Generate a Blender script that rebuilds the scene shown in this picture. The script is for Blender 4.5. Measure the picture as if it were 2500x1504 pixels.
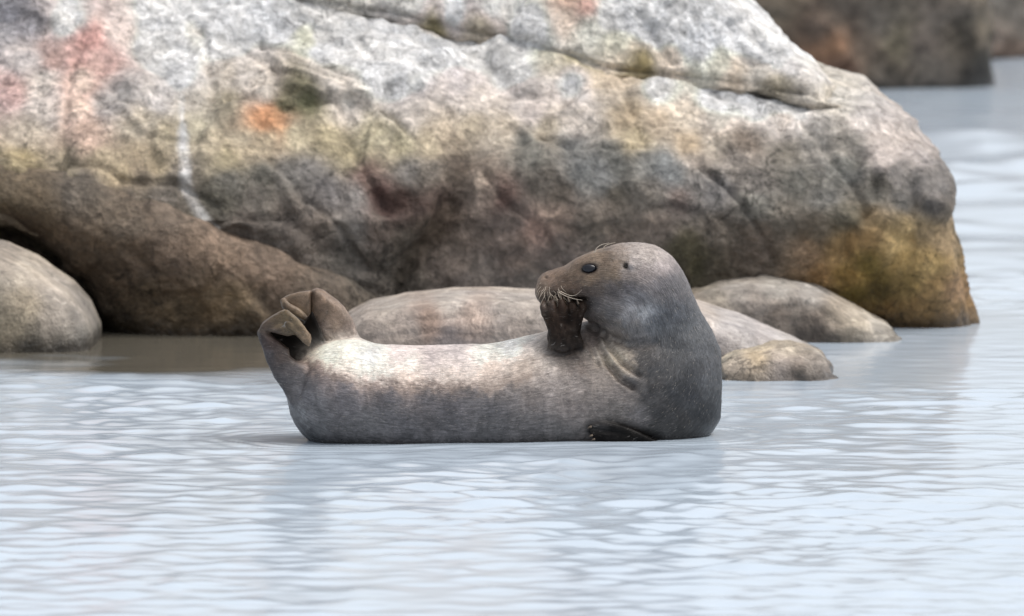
import bpy, math, random
import numpy as np
from mathutils import Vector
random.seed(7); rng = np.random.default_rng(7)
for o in list(bpy.data.objects): bpy.data.objects.remove(o)
scene = bpy.context.scene
COL = scene.collection

# ------------------------------------------------------------------ camera
CAM_Y, CAM_Z, FPX = -20.0, 2.0, 20000.0
TH = math.atan(1677 / FPX)
cam = bpy.data.cameras.new('camera'); cam_o = bpy.data.objects.new('camera', cam); COL.objects.link(cam_o)
cam_o.location = (0, CAM_Y, CAM_Z); cam_o.rotation_euler = (math.pi / 2 - TH, 0, 0)
cam.sensor_width = 36; cam.lens = 288; cam.clip_start = 0.5; cam.clip_end = 4000
cam.dof.use_dof = True; cam.dof.focus_distance = 20.05; cam.dof.aperture_fstop = 5.4
scene.camera = cam_o

# ------------------------------------------------------------------ sky, sun, exposure
SUN_EL, SUN_AZ = 60, 95          # azimuth measured from +Y (away from the camera) towards +X
world = bpy.data.worlds.new('World'); scene.world = world; world.use_nodes = True
nt = world.node_tree; nt.nodes.clear()
sky = nt.nodes.new('ShaderNodeTexSky'); sky.sky_type = 'NISHITA'; sky.sun_disc = False
sky.sun_elevation = math.radians(SUN_EL); sky.sun_rotation = math.radians(SUN_AZ)
sky.air_density = 1.0; sky.dust_density = 4.0; sky.ozone_density = 1.0; sky.altitude = 0
hs = nt.nodes.new('ShaderNodeHueSaturation'); hs.inputs['Saturation'].default_value = 0.30
bg = nt.nodes.new('ShaderNodeBackground'); bg.inputs['Strength'].default_value = 0.15
wo = nt.nodes.new('ShaderNodeOutputWorld')
nt.links.new(sky.outputs[0], hs.inputs['Color']); gm = nt.nodes.new('ShaderNodeGamma'); gm.inputs['Gamma'].default_value = 0.75     # an overcast dome: evener than a clear sky
nt.links.new(hs.outputs[0], gm.inputs[0]); nt.links.new(gm.outputs[0], bg.inputs[0]); nt.links.new(bg.outputs[0], wo.inputs[0])
sun = bpy.data.lights.new('sun', 'SUN'); sun.energy = 1.1; sun.angle = math.radians(40); sun.color = (1.0, 0.955, 0.90)
sun_o = bpy.data.objects.new('sun', sun); COL.objects.link(sun_o)
sd = Vector((math.sin(math.radians(SUN_AZ)) * math.cos(math.radians(SUN_EL)),
             math.cos(math.radians(SUN_AZ)) * math.cos(math.radians(SUN_EL)), math.sin(math.radians(SUN_EL))))
sun_o.rotation_euler = sd.to_track_quat('Z', 'Y').to_euler(); sun_o.location = (5, 5, 12)
vs = scene.view_settings
vs.view_transform = 'Standard'; vs.look = 'None'; vs.gamma = 1; vs.use_curve_mapping = False; vs.exposure = 1.1

# ------------------------------------------------------------------ helpers
CT, ST = math.cos(TH), math.sin(TH)
def P(px, py, Y):
    """world point at depth Y that the photograph shows at pixel (px, py)"""
    dx = px - 1250; dy = FPX * CT - (py - 752) * ST; dz = -FPX * ST - (py - 752) * CT
    t = (Y - CAM_Y) / dy
    return np.array((dx * t, Y, CAM_Z + dz * t))
def proj(v):
    q = v - np.array((0, CAM_Y, CAM_Z))
    f = q[:, 1] * CT - q[:, 2] * ST; u = q[:, 1] * ST + q[:, 2] * CT
    return 1250 + FPX * q[:, 0] / f, 752 - FPX * u / f
def S(Y): return (Y - CAM_Y) / FPX          # metres per pixel at depth Y
def lin(c):
    c = np.asarray(c, float) / 255
    return np.where(c < 0.04045, c / 12.92, ((c + 0.055) / 1.055) ** 2.4)

def _hash(ix, iy, iz, s):
    n = (ix * 374761393 + iy * 668265263 + iz * 2147483647 + s * 974634777) & 0xFFFFFFFF
    n = ((n ^ (n >> 13)) * 1274126177) & 0xFFFFFFFF
    n = ((n ^ (n >> 16)) * 2246822519) & 0xFFFFFFFF
    return ((n ^ (n >> 15)) & 0xFFFFFF) / float(0xFFFFFF)
def vnoise(p, seed=0):
    """value noise in -1..1, p (N,3)"""
    f = np.floor(p).astype(np.int64); w = p - f; w = w * w * w * (w * (w * 6 - 15) + 10)
    r = 0
    for a in (0, 1):
        wa = w[:, 0] if a else 1 - w[:, 0]
        for b in (0, 1):
            wb = w[:, 1] if b else 1 - w[:, 1]
            for c in (0, 1):
                wc = w[:, 2] if c else 1 - w[:, 2]
                r = r + wa * wb * wc * _hash(f[:, 0] + a, f[:, 1] + b, f[:, 2] + c, seed)
    return r * 2 - 1
def fbm(p, octs=4, seed=0, gain=0.5):
    r = 0; a = 1; t = 0; c = np.cos(0.6); s = np.sin(0.6)
    q = np.array(p, float)
    for i in range(octs):
        r = r + a * vnoise(q, seed + i); t += a; a *= gain
        q = np.stack((q[:, 0] * c - q[:, 2] * s, q[:, 1] + 3.7, q[:, 0] * s + q[:, 2] * c), 1) * 2.03
    return r / t
def facets(p, seed=0):
    """chiselled cells: every cell a tilted plane; returns height and edge distance"""
    f = np.floor(p).astype(np.int64); b1 = np.full(len(p), 9.0); b2 = b1.copy(); h = np.zeros(len(p))
    for a in (-1, 0, 1):
        for b in (-1, 0, 1):
            for c in (-1, 0, 1):
                i, j, k = f[:, 0] + a, f[:, 1] + b, f[:, 2] + c
                q = np.stack((i + _hash(i, j, k, seed), j + _hash(i, j, k, seed + 1), k + _hash(i, j, k, seed + 2)), 1)
                d = p - q; dd = np.sqrt((d * d).sum(1))
                g = np.stack((_hash(i, j, k, seed + 3), _hash(i, j, k, seed + 4), _hash(i, j, k, seed + 5)), 1) * 2 - 1
                hh = (d * g).sum(1) + (_hash(i, j, k, seed + 6) - 0.5) * 0.8
                m = dd < b1
                b2 = np.where(m, b1, np.minimum(b2, dd)); h = np.where(m, hh, h); b1 = np.where(m, dd, b1)
    return h, b2 - b1

def smin(a, b, k):
    if k <= 0: return np.minimum(a, b)
    h = np.maximum(k - np.abs(a - b), 0) / k
    return np.minimum(a, b) - h * h * k * 0.25
def smax(a, b, k): return -smin(-a, -b, k)

def surface_nets(F, lo, h):
    sg = F < 0
    nx, ny, nz = F.shape
    c = [sg[a:nx - 1 + a, b:ny - 1 + b, d:nz - 1 + d] for a in (0, 1) for b in (0, 1) for d in (0, 1)]
    allin = c[0].copy(); anyin = c[0].copy()
    for q in c[1:]: allin &= q; anyin |= q
    act = anyin & ~allin
    I, J, K = np.nonzero(act)
    idx = np.full(act.shape, -1, np.int32); idx[I, J, K] = np.arange(len(I))
    off = [(a, b, d) for a in (0, 1) for b in (0, 1) for d in (0, 1)]
    val = [F[I + a, J + b, K + d].astype(np.float64) for a, b, d in off]
    acc = np.zeros((len(I), 3)); cnt = np.zeros(len(I))
    for m in range(8):
        for n in range(m + 1, 8):
            if sum(abs(off[m][q] - off[n][q]) for q in range(3)) != 1: continue
            x = (val[m] < 0) != (val[n] < 0)
            t = np.where(x, val[m] / np.where(x, val[m] - val[n], 1), 0)
            for q in range(3):
                acc[:, q] += np.where(x, off[m][q] + t * (off[n][q] - off[m][q]), 0)
            cnt += x
    V = (np.stack((I, J, K), 1) + acc / cnt[:, None]) * h + np.asarray(lo)
    quads = []
    for ax in range(3):
        s0 = [slice(1, -1)] * 3; s1 = [slice(1, -1)] * 3
        s0[ax] = slice(0, -1); s1[ax] = slice(1, None)
        a = sg[tuple(s0)]; b = sg[tuple(s1)]
        e = np.stack(np.nonzero(a != b), 1)
        ins = a[e[:, 0], e[:, 1], e[:, 2]]
        e = e + 1; e[:, ax] -= 1
        u, v = [(1, 2), (2, 0), (0, 1)][ax]
        def cell(du, dv):
            q = e.copy(); q[:, u] -= du; q[:, v] -= dv
            return idx[q[:, 0], q[:, 1], q[:, 2]]
        q = np.stack((cell(1, 1), cell(0, 1), cell(0, 0), cell(1, 0)), 1)
        q[~ins] = q[~ins][:, ::-1]
        quads.append(q)
    return V, np.concatenate(quads)

def vnormals(V, Q):
    n = np.cross(V[Q[:, 2]] - V[Q[:, 0]], V[Q[:, 3]] - V[Q[:, 1]])
    N = np.zeros_like(V)
    for i in range(4):
        for a in range(3): N[:, a] += np.bincount(Q[:, i], n[:, a], len(V))
    return N / np.maximum(np.linalg.norm(N, axis=1), 1e-12)[:, None]

def mesh_obj(name, V, Q, mat, parent=None, color=None, attrs=None, smooth=True):
    me = bpy.data.meshes.new(name)
    me.from_pydata(np.asarray(V, np.float32), [], np.asarray(Q, np.int32) if isinstance(Q, np.ndarray) else Q)
    if smooth: me.polygons.foreach_set('use_smooth', np.ones(len(me.polygons), bool))
    if color is not None:
        a = me.color_attributes.new('Col', 'FLOAT_COLOR', 'POINT')
        c = np.ones((len(V), 4), np.float32); c[:, :3] = np.clip(color, 0, 1); a.data.foreach_set('color', c.ravel())
    for k, v in (attrs or {}).items():
        a = me.attributes.new(k, 'FLOAT_VECTOR', 'POINT'); a.data.foreach_set('vector', np.asarray(v, np.float32).ravel())
    me.materials.append(mat); me.update()
    o = bpy.data.objects.new(name, me); COL.objects.link(o)
    if parent: o.parent = parent
    return o
def tag(o, label=None, cat=None, group=None, kind=None):
    if label: o['label'] = label
    if cat: o['category'] = cat
    if group: o['group'] = group
    if kind: o['kind'] = kind
    return o
def empty(name, loc=(0, 0, 0)):
    o = bpy.data.objects.new(name, None); COL.objects.link(o); o.location = loc; o.empty_display_size = 0.1
    return o
def keep_world(child, parent):
    child.parent = parent; child.matrix_parent_inverse = parent.matrix_world.inverted() if False else child.matrix_parent_inverse

class Field:
    def __init__(s, lo, hi, h):
        s.lo = np.array(lo, float); s.h = h
        n = np.ceil((np.array(hi) - s.lo) / h).astype(int) + 1
        s.ax = [(s.lo[i] + h * np.arange(n[i])).astype(np.float32) for i in range(3)]
        s.F = np.full(n, 0.3, np.float32)
    def _sl(s, lo, hi):
        r = []
        for i in range(3):
            a = int(np.searchsorted(s.ax[i], lo[i])); b = int(np.searchsorted(s.ax[i], hi[i]))
            r.append(slice(a, max(b, a)))
        return tuple(r)
    def apply(s, prim, k, mode='add'):
        f, lo, hi = prim; m = abs(k) + 4 * s.h
        sl = s._sl(np.array(lo) - m, np.array(hi) + m)
        if any(q.stop <= q.start for q in sl): return
        d = f(s.ax[0][sl[0]][:, None, None], s.ax[1][sl[1]][None, :, None], s.ax[2][sl[2]][None, None, :])
        s.F[sl] = smin(s.F[sl], d, k) if mode == 'add' else smax(s.F[sl], -d, k)
    def mesh(s): return surface_nets(s.F, s.lo, s.h)
    def surf(s, px, py, y0, y1):
        for Y in np.arange(y0, y1, s.h * 0.4):
            p = P(px, py, Y); i = np.round((p - s.lo) / s.h).astype(int)
            if (i < 0).any() or (i >= s.F.shape).any(): continue
            if s.F[tuple(i)] < 0: return p
        return None

def catmull(pts, n):
    pts = np.array(pts, float); out = []
    q = np.vstack((2 * pts[0] - pts[1], pts, 2 * pts[-1] - pts[-2]))
    for i in range(len(pts) - 1):
        a, b, c, d = q[i:i + 4]
        for t in np.arange(n) / n:
            out.append(0.5 * (2 * b + (c - a) * t + (2 * a - 5 * b + 4 * c - d) * t * t + (3 * b - a - 3 * c + d) * t ** 3))
    out.append(pts[-1])
    return np.array(out)
def chain(st, n=4):
    """st rows: px, py, r(px), Y, wy -> primitive"""
    c = catmull(st, n) if n > 1 else np.array(st, float)
    pts = np.array([P(a[0], a[1], a[3]) for a in c]); r = np.array([a[2] * S(a[3]) for a in c]); wy = c[:, 4]
    lo = (pts - r[:, None] * np.maximum(1, wy)[:, None]).min(0); hi = (pts + r[:, None] * np.maximum(1, wy)[:, None]).max(0)
    def f(x, y, z):
        D = None
        for i in range(len(pts) - 1):
            a, b = pts[i], pts[i + 1]; w = 0.5 * (wy[i] + wy[i + 1])
            ay, by = a[1] / w, b[1] / w
            d = np.array((b[0] - a[0], by - ay, b[2] - a[2])); dd = float((d * d).sum()) + 1e-12
            X, Yy, Z = x - np.float32(a[0]), y / np.float32(w) - np.float32(ay), z - np.float32(a[2])
            t = np.clip((X * d[0] + Yy * d[1] + Z * d[2]) / dd, 0, 1).astype(np.float32)
            q = np.sqrt((X - t * d[0]) ** 2 + (Yy - t * d[1]) ** 2 + (Z - t * d[2]) ** 2) - (r[i] + t * (r[i + 1] - r[i]))
            D = q if D is None else np.minimum(D, q)
        return (D * min(1.0, float(wy.min()))).astype(np.float32)
    return f, lo, hi
def poly2d(u, v, pts):
    """signed distance to polygon, u/v broadcastable"""
    pts = np.asarray(pts, float); n = len(pts); d = None; sgn = None
    for i in range(n):
        a = pts[i]; b = pts[i - 1]; e = b - a
        wu, wv = u - a[0], v - a[1]
        t = np.clip((wu * e[0] + wv * e[1]) / (e @ e + 1e-12), 0, 1)
        q = (wu - e[0] * t) ** 2 + (wv - e[1] * t) ** 2
        d = q if d is None else np.minimum(d, q)
        c1 = (v >= a[1]) & (v < b[1]) & (e[0] * wv > e[1] * wu)
        c2 = (v < a[1]) & (v >= b[1]) & (e[0] * wv < e[1] * wu)
        fl = np.where(c1 | c2, -1.0, 1.0); sgn = fl if sgn is None else sgn * fl
    # crossing-number sign (odd = inside)
    return (np.sqrt(d) * sgn).astype(np.float32)
def plate(pxpts, Y, y0, y1, rnd, k=0.0):
    """outline in pixels at depth Y, extruded y0..y1 with rounded edges"""
    w = np.array([P(a, b, Y) for a, b in pxpts])[:, [0, 2]]
    def f(x, y, z):
        d2 = poly2d(x, z, w) + rnd
        dy = np.abs(y - np.float32((y0 + y1) / 2)) - np.float32((y1 - y0) / 2 - rnd)
        return (np.sqrt(np.maximum(d2, 0) ** 2 + np.maximum(dy, 0) ** 2) + np.minimum(np.maximum(d2, dy), 0) - rnd).astype(np.float32)
    lo = (w[:, 0].min(), y0, w[:, 1].min()); hi = (w[:, 0].max(), y1, w[:, 1].max())
    return f, lo, hi
def paint(px, py, ctrl, soft=22.0, pw=2.0):
    num = np.zeros((len(px), 3)); den = np.zeros(len(px))
    for c in ctrl:
        w = 1.0 / ((px - c[0]) ** 2 + (py - c[1]) ** 2 + soft * soft) ** pw
        num += w[:, None] * lin(c[2:5]); den += w
    return num / den[:, None]
def polydist(px, py, line):
    d = np.full(len(px), 1e9)
    for (x0, y0), (x1, y1) in zip(line[:-1], line[1:]):
        ex, ey = x1 - x0, y1 - y0
        t = np.clip(((px - x0) * ex + (py - y0) * ey) / (ex * ex + ey * ey), 0, 1)
        d = np.minimum(d, np.hypot(px - x0 - t * ex, py - y0 - t * ey))
    return d
def tube(name, pts, r, mat, parent, sides=5):
    pts = [np.array(p, float) for p in pts]; V = []; Q = []
    n = len(pts)
    for i, p in enumerate(pts):
        t = pts[min(i + 1, n - 1)] - pts[max(i - 1, 0)]; t /= np.linalg.norm(t)
        a = np.cross(t, (0.3, 1, 0.2)); a /= np.linalg.norm(a); b = np.cross(t, a)
        rr = r[i] if hasattr(r, '__len__') else r
        for s in range(sides):
            an = 2 * math.pi * s / sides
            V.append(p + rr * (math.cos(an) * a + math.sin(an) * b))
    for i in range(n - 1):
        for s in range(sides):
            s2 = (s + 1) % sides
            Q.append((i * sides + s, i * sides + s2, (i + 1) * sides + s2, (i + 1) * sides + s))
    Q.append(tuple(range(sides))[::-1]); Q.append(tuple((n - 1) * sides + s for s in range(sides)))
    return mesh_obj(name, V, Q, mat, parent)

# ------------------------------------------------------------------ materials
class NT:
    def __init__(s, name):
        s.m = bpy.data.materials.new(name); s.m.use_nodes = True; s.t = s.m.node_tree; s.t.nodes.clear()
        s.out = s.n('ShaderNodeOutputMaterial'); s.p = s.n('ShaderNodeBsdfPrincipled'); s.l(s.p.outputs[0], s.out.inputs[0])
    def n(s, typ, **kw):
        q = s.t.nodes.new(typ)
        for k, v in kw.items():
            if k in q.inputs: q.inputs[k].default_value = v
            else: setattr(q, k, v)
        return q
    def l(s, a, b): s.t.links.new(a, b)
    def noise(s, vec, scale, detail=6, rough=0.6, dist=0.0):
        q = s.n('ShaderNodeTexNoise'); q.inputs['Scale'].default_value = scale; q.inputs['Detail'].default_value = detail
        q.inputs['Roughness'].default_value = rough; q.inputs['Distortion'].default_value = dist
        if vec: s.l(vec, q.inputs['Vector'])
        return q.outputs['Fac']
    def ramp(s, fac, a, b, va=0.0, vb=1.0):
        q = s.n('ShaderNodeMapRange'); q.inputs['From Min'].default_value = a; q.inputs['From Max'].default_value = b
        q.inputs['To Min'].default_value = va; q.inputs['To Max'].default_value = vb; s.l(fac, q.inputs['Value'])
        return q.outputs[0]
    def mul(s, col, fac):
        q = s.n('ShaderNodeMix', data_type='RGBA', blend_type='MULTIPLY'); q.inputs['Factor'].default_value = 1
        s.l(col, q.inputs[6]); s.l(fac, q.inputs[7]); return q.outputs[2]
    def mix(s, fac, a, b):
        q = s.n('ShaderNodeMix', data_type='RGBA'); s.l(fac, q.inputs[0])
        for v, i in ((a, 6), (b, 7)):
            if isinstance(v, tuple): q.inputs[i].default_value = v + (1,) if len(v) == 3 else v
            else: s.l(v, q.inputs[i])
        return q.outputs[2]
    def bump(s, h, dist, strength=1.0, prev=None):
        q = s.n('ShaderNodeBump'); q.inputs['Distance'].default_value = dist; q.inputs['Strength'].default_value = strength
        s.l(h, q.inputs['Height'])
        if prev: s.l(prev, q.inputs['Normal'])
        return q.outputs[0]
    def math(s, op, a, b):
        q = s.n('ShaderNodeMath', operation=op)
        for v, i in ((a, 0), (b, 1)):
            if isinstance(v, (int, float)): q.inputs[i].default_value = v
            else: s.l(v, q.inputs[i])
        return q.outputs[0]

def rock_material(name, rough=0.8, mott=0.5, scale=1.0, bk=1.0, streak=0.0):
    t = NT(name); geo = t.n('ShaderNodeNewGeometry'); pos = geo.outputs['Position']
    col = t.n('ShaderNodeVertexColor', layer_name='Col').outputs[0]
    n1 = t.noise(pos, 10 * scale, 5, 0.65, 0.5); n2 = t.noise(pos, 42 * scale, 4, 0.7, 0.6); n3 = t.noise(pos, 150 * scale, 2, 0.7)
    v = t.n('ShaderNodeTexVoronoi', feature='F1'); v.inputs['Scale'].default_value = 40 * scale
    wv = t.n('ShaderNodeVectorMath', operation='ADD'); t.l(pos, wv.inputs[0])
    nz = t.n('ShaderNodeTexNoise'); nz.inputs['Scale'].default_value = 12 * scale; t.l(pos, nz.inputs['Vector'])
    sc = t.n('ShaderNodeVectorMath', operation='SCALE'); sc.inputs['Scale'].default_value = 0.06 / scale; t.l(nz.outputs['Color'], sc.inputs[0])
    t.l(sc.outputs[0], wv.inputs[1]); t.l(wv.outputs[0], v.inputs['Vector'])
    c = t.mul(col, t.ramp(n1, 0.3, 0.7, 1 - mott * 0.5, 1 + mott * 0.45))
    c = t.mul(c, t.ramp(n2, 0.3, 0.7, 1 - mott * 0.6, 1 + mott * 0.5))
    c = t.mul(c, t.ramp(n3, 0.3, 0.7, 0.9, 1.1))
    bw = t.n('ShaderNodeRGBToBW'); t.l(v.outputs['Color'], bw.inputs[0])
    c = t.mul(c, t.ramp(bw.outputs[0], 0.2, 0.8, 1 - mott * 0.35, 1 + mott * 0.35))
    # mid-size patches with firm edges, dark seams and pale quartz veins
    if mott > 0.3:
        c = t.mul(c, t.ramp(t.noise(pos, 19 * scale, 4, 0.6, 0.8), 0.45, 0.55, 0.84, 1.08))
        r1 = t.math('ABSOLUTE', t.math('SUBTRACT', t.noise(pos, 5.5 * scale, 4, 0.55, 0.9), 0.5), 0)
        c = t.mul(c, t.ramp(t.math('ADD', r1, t.ramp(t.noise(pos, 2.3, 2, 0.5), 0.50, 0.58, 0.03, 0.0)), 0.003, 0.014, 0.50, 1.0))
        r2 = t.math('ABSOLUTE', t.math('SUBTRACT', t.noise(pos, 3.1 * scale, 5, 0.6, 1.4), 0.47), 0)
        c = t.mul(c, t.ramp(r2, 0.002, 0.012, 1.35, 1.0))
    # dark mineral pits
    c = t.mul(c, t.ramp(t.noise(pos, 48 * scale, 3, 0.5, 1.0), 0.30, 0.38, 0.66, 1.0))
    # warm / cool drift of the stone
    w = t.noise(pos, 5 * scale, 5, 0.6)
    warm = t.mix(t.ramp(w, 0.35, 0.65), (0.98, 0.99, 1.01), (1.03, 1.0, 0.955))
    c = t.mul(c, warm)
    if streak:
        ms = t.n('ShaderNodeMapping'); ms.inputs['Scale'].default_value = (3.0, 8.0, 26.0); ms.inputs['Rotation'].default_value = (0, 0.12, 0); t.l(pos, ms.inputs['Vector'])
        c = t.mul(c, t.ramp(t.noise(ms.outputs[0], 1, 5, 0.65, 1.2), 0.34, 0.66, 1 - streak, 1 + streak * 0.8))
    sx = t.n('ShaderNodeSeparateXYZ'); t.l(pos, sx.inputs[0])
    wl_ = t.math('ADD', sx.outputs[2], t.math('MULTIPLY', n1, 0.05))
    c = t.mul(c, t.ramp(wl_, 0.035, 0.075, 0.42, 1.0))          # soaked stone along the water
    t.l(c, t.p.inputs['Base Color'])
    # wet splash band just above the water is glossier
    t.l(t.ramp(wl_, 0.035, 0.085, 0.3, rough), t.p.inputs['Roughness'])
    t.p.inputs['Specular IOR Level'].default_value = 0.35
    b = t.bump(n2, 0.012 * bk, 1.0); b = t.bump(n3, 0.005, 0.8, b); b = t.bump(v.outputs['Distance'], 0.012 * bk, 0.5, b)
    t.l(b, t.p.inputs['Normal'])
    return t.m
M_ROCK = rock_material('gneiss', 0.85, 0.40)
M_SMOOTH = rock_material('smooth_boulder', 0.7, 0.32, 0.8, 0.45, 0.16)
M_FAR = rock_material('far_rock', 0.85, 0.5, 0.6)

def coat_material():
    t = NT('seal_coat'); col = t.n('ShaderNodeVertexColor', layer_name='Col').outputs[0]
    fl = t.n('ShaderNodeAttribute', attribute_name='flow').outputs['Vector']
    pos = t.n('ShaderNodeNewGeometry').outputs['Position']
    def mp(a, b):
        q = t.n('ShaderNodeMapping'); q.inputs['Scale'].default_value = (a, b, 1); t.l(fl, q.inputs['Vector']); return q.outputs[0]
    st = t.noise(mp(32, 240), 1, 4, 0.65, 0.3); st2 = t.noise(mp(50, 380), 1, 2, 0.5, 0.2)
    bl = t.noise(pos, 55, 5, 0.65, 0.8); sp = t.noise(pos, 420, 2, 0.6)
    c = t.mul(col, t.ramp(st, 0.3, 0.7, 0.62, 1.38))
    c = t.mul(c, t.ramp(bl, 0.3, 0.7, 0.74, 1.26))
    c = t.mul(c, t.ramp(sp, 0.3, 0.7, 0.88, 1.12))
    c = t.mul(c, t.ramp(t.noise(pos, 17, 5, 0.7, 1.2), 0.32, 0.68, 0.62, 1.30))
    # pale guard hairs scattered in the coat
    fleck = t.math('MULTIPLY', t.ramp(st2, 0.62, 0.74), t.ramp(t.noise(pos, 30, 3, 0.6), 0.45, 0.65))
    c = t.mix(t.math('MULTIPLY', fleck, 0.6), c, (0.42, 0.39, 0.36))
    t.l(c, t.p.inputs['Base Color'])
    sx = t.n('ShaderNodeSeparateXYZ'); t.l(pos, sx.inputs[0])
    wet = t.math('ADD', sx.outputs[2], t.math('MULTIPLY', bl, 0.05))
    c2 = t.mul(c, t.ramp(wet, 0.02, 0.062, 0.5, 1.0)); t.l(c2, t.p.inputs['Base Color'])
    t.l(t.ramp(wet, 0.02, 0.07, 0.22, 0.48), t.p.inputs['Roughness']); t.p.inputs['Specular IOR Level'].default_value = 0.32
    t.p.inputs['Sheen Weight'].default_value = 0.0
    lum = t.n('ShaderNodeRGBToBW'); t.l(col, lum.inputs[0]); t.l(t.ramp(lum.outputs[0], 0.004, 0.05, 0.05, 0.36), t.p.inputs['Specular IOR Level']); t.p.inputs['Sheen Roughness'].default_value = 0.4
    b = t.bump(st, 0.0022, 0.8); b = t.bump(sp, 0.0006, 0.6, b); b = t.bump(bl, 0.002, 0.4, b)
    t.l(b, t.p.inputs['Normal'])
    return t.m
M_COAT = coat_material()
def plain(name, col, rough, spec=0.5, coat=0.0, nscale=0, namt=0.2):
    t = NT(name)
    if nscale:
        pos = t.n('ShaderNodeNewGeometry').outputs['Position']
        rgb = t.n('ShaderNodeRGB'); rgb.outputs[0].default_value = (*col, 1)
        t.l(t.mul(rgb.outputs[0], t.ramp(t.noise(pos, nscale), 0.3, 0.7, 1 - namt, 1 + namt)), t.p.inputs['Base Color'])
    else: t.p.inputs['Base Color'].default_value = (*col, 1)
    t.p.inputs['Roughness'].default_value = rough; t.p.inputs['Specular IOR Level'].default_value = spec
    t.p.inputs['Coat Weight'].default_value = coat
    return t.m
M_EYE = plain('eye_dark', (0.010, 0.010, 0.014), 0.2, 0.35, 0.0)
M_LID = plain('eyelid_skin', (0.035, 0.026, 0.022), 0.5, 0.4, 0, 300)
M_LOWLID = plain('lower_lid_skin', (0.26, 0.19, 0.13), 0.5, 0.4, 0, 300)
M_WHISK = plain('whisker_horn', (0.52, 0.44, 0.35), 0.4, 0.4, 0, 80)
M_CLAW = plain('claw_horn', (0.12, 0.09, 0.065), 0.4, 0.5, 0, 200, 0.4)

def water_material():
    t = NT('milky_sea_water'); pos = t.n('ShaderNodeNewGeometry').outputs['Position']
    mp = t.n('ShaderNodeMapping'); mp.inputs['Scale'].default_value = (0.45, 1.0, 1.0); t.l(pos, mp.inputs['Vector'])
    mp2 = t.n('ShaderNodeMapping'); mp2.inputs['Scale'].default_value = (0.6, 1.0, 1.0); mp2.inputs['Rotation'].default_value = (0, 0, 0.35); t.l(pos, mp2.inputs['Vector'])
    a = t.noise(mp.outputs[0], 9, 3, 0.5, 0.4); b_ = t.noise(mp2.outputs[0], 26, 2, 0.5, 0.3)
    b = t.bump(a, 0.004, 0.5); b = t.bump(b_, 0.0008, 0.5, b)
    t.l(b, t.p.inputs['Normal'])
    tone = t.noise(mp.outputs[0], 1.2, 3, 0.5)
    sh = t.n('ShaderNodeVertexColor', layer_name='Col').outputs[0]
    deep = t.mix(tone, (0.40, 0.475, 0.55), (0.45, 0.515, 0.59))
    t.l(t.mix(sh, deep, (0.11, 0.10, 0.08)), t.p.inputs['Base Color'])  # brown stands in for the left rock's reflection
    t.p.inputs['Roughness'].default_value = 0.135; t.p.inputs['IOR'].default_value = 1.333
    return t.m
M_WATER = water_material()

# ------------------------------------------------------------------ water
def grow(a, b, h, far, g):
    x = list(np.arange(a, b, h)); s = h; q = x[-1]
    while q < far[1]: s *= g; q += s; x.append(q)
    s = h; q = x[0]
    while q > far[0]: s *= g; q -= s; x.insert(0, q)
    return np.array(x)
gx = grow(-1.7, 1.75, 0.0125, (-900, 900), 1.055); gy = grow(-4.0, 4.2, 0.0115, (-900, 2500), 1.022)
GX, GY = np.meshgrid(gx, gy, indexing='ij'); pts = np.stack((GX.ravel(), GY.ravel(), np.zeros(GX.size)), 1)
dist = np.maximum(np.abs(pts[:, 0]) - 1.75, 0) + np.maximum(np.abs(pts[:, 1] - 0.4) - 4.6, 0)
def ani(ax, ay, seed, o=2): return fbm(np.stack((pts[:, 0] * ax + 0.25 * pts[:, 1] * ax, pts[:, 1] * ay, np.full(len(pts), seed * 1.7)), 1), o, seed)
patch = np.clip(0.80 + 1.3 * ani(0.9, 0.8, 60, 3), 0.30, 1.7)
step = np.maximum(np.gradient(gx)[:, None], 0 * gy[None, :]).ravel(); stepy = np.broadcast_to(np.gradient(gy)[None, :], GX.shape).ravel()
hgt = np.zeros(len(pts))
NW = 56; wl = np.concatenate((np.exp(rng.uniform(math.log(0.06), math.log(0.24), 46)), np.exp(rng.uniform(math.log(0.5), math.log(2.4), 10))))
open_w = 0.25 + 1.4 * np.clip((pts[:, 1] - 4.0) / 3.0, 0, 1)
for lam in wl:
    a = rng.normal(math.pi / 2 + 0.10, 0.85); kx, ky = math.cos(a) * 2 * math.pi / lam, math.sin(a) * 2 * math.pi / lam
    sl = 0.108 * math.sqrt(2 / NW) * rng.uniform(0.6, 1.3); ph = rng.uniform(0, 6.28)
    fade = np.clip(1.5 - 5.0 * np.maximum(step * abs(math.cos(a)), stepy) / lam, 0, 1)
    if lam > 0.45: fade = fade * open_w
    th = kx * pts[:, 0] + ky * pts[:, 1] + ph
    hgt += sl * lam / (2 * math.pi) * (np.sin(th) - 0.18 * np.cos(2 * th)) * fade
hgt *= patch
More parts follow.
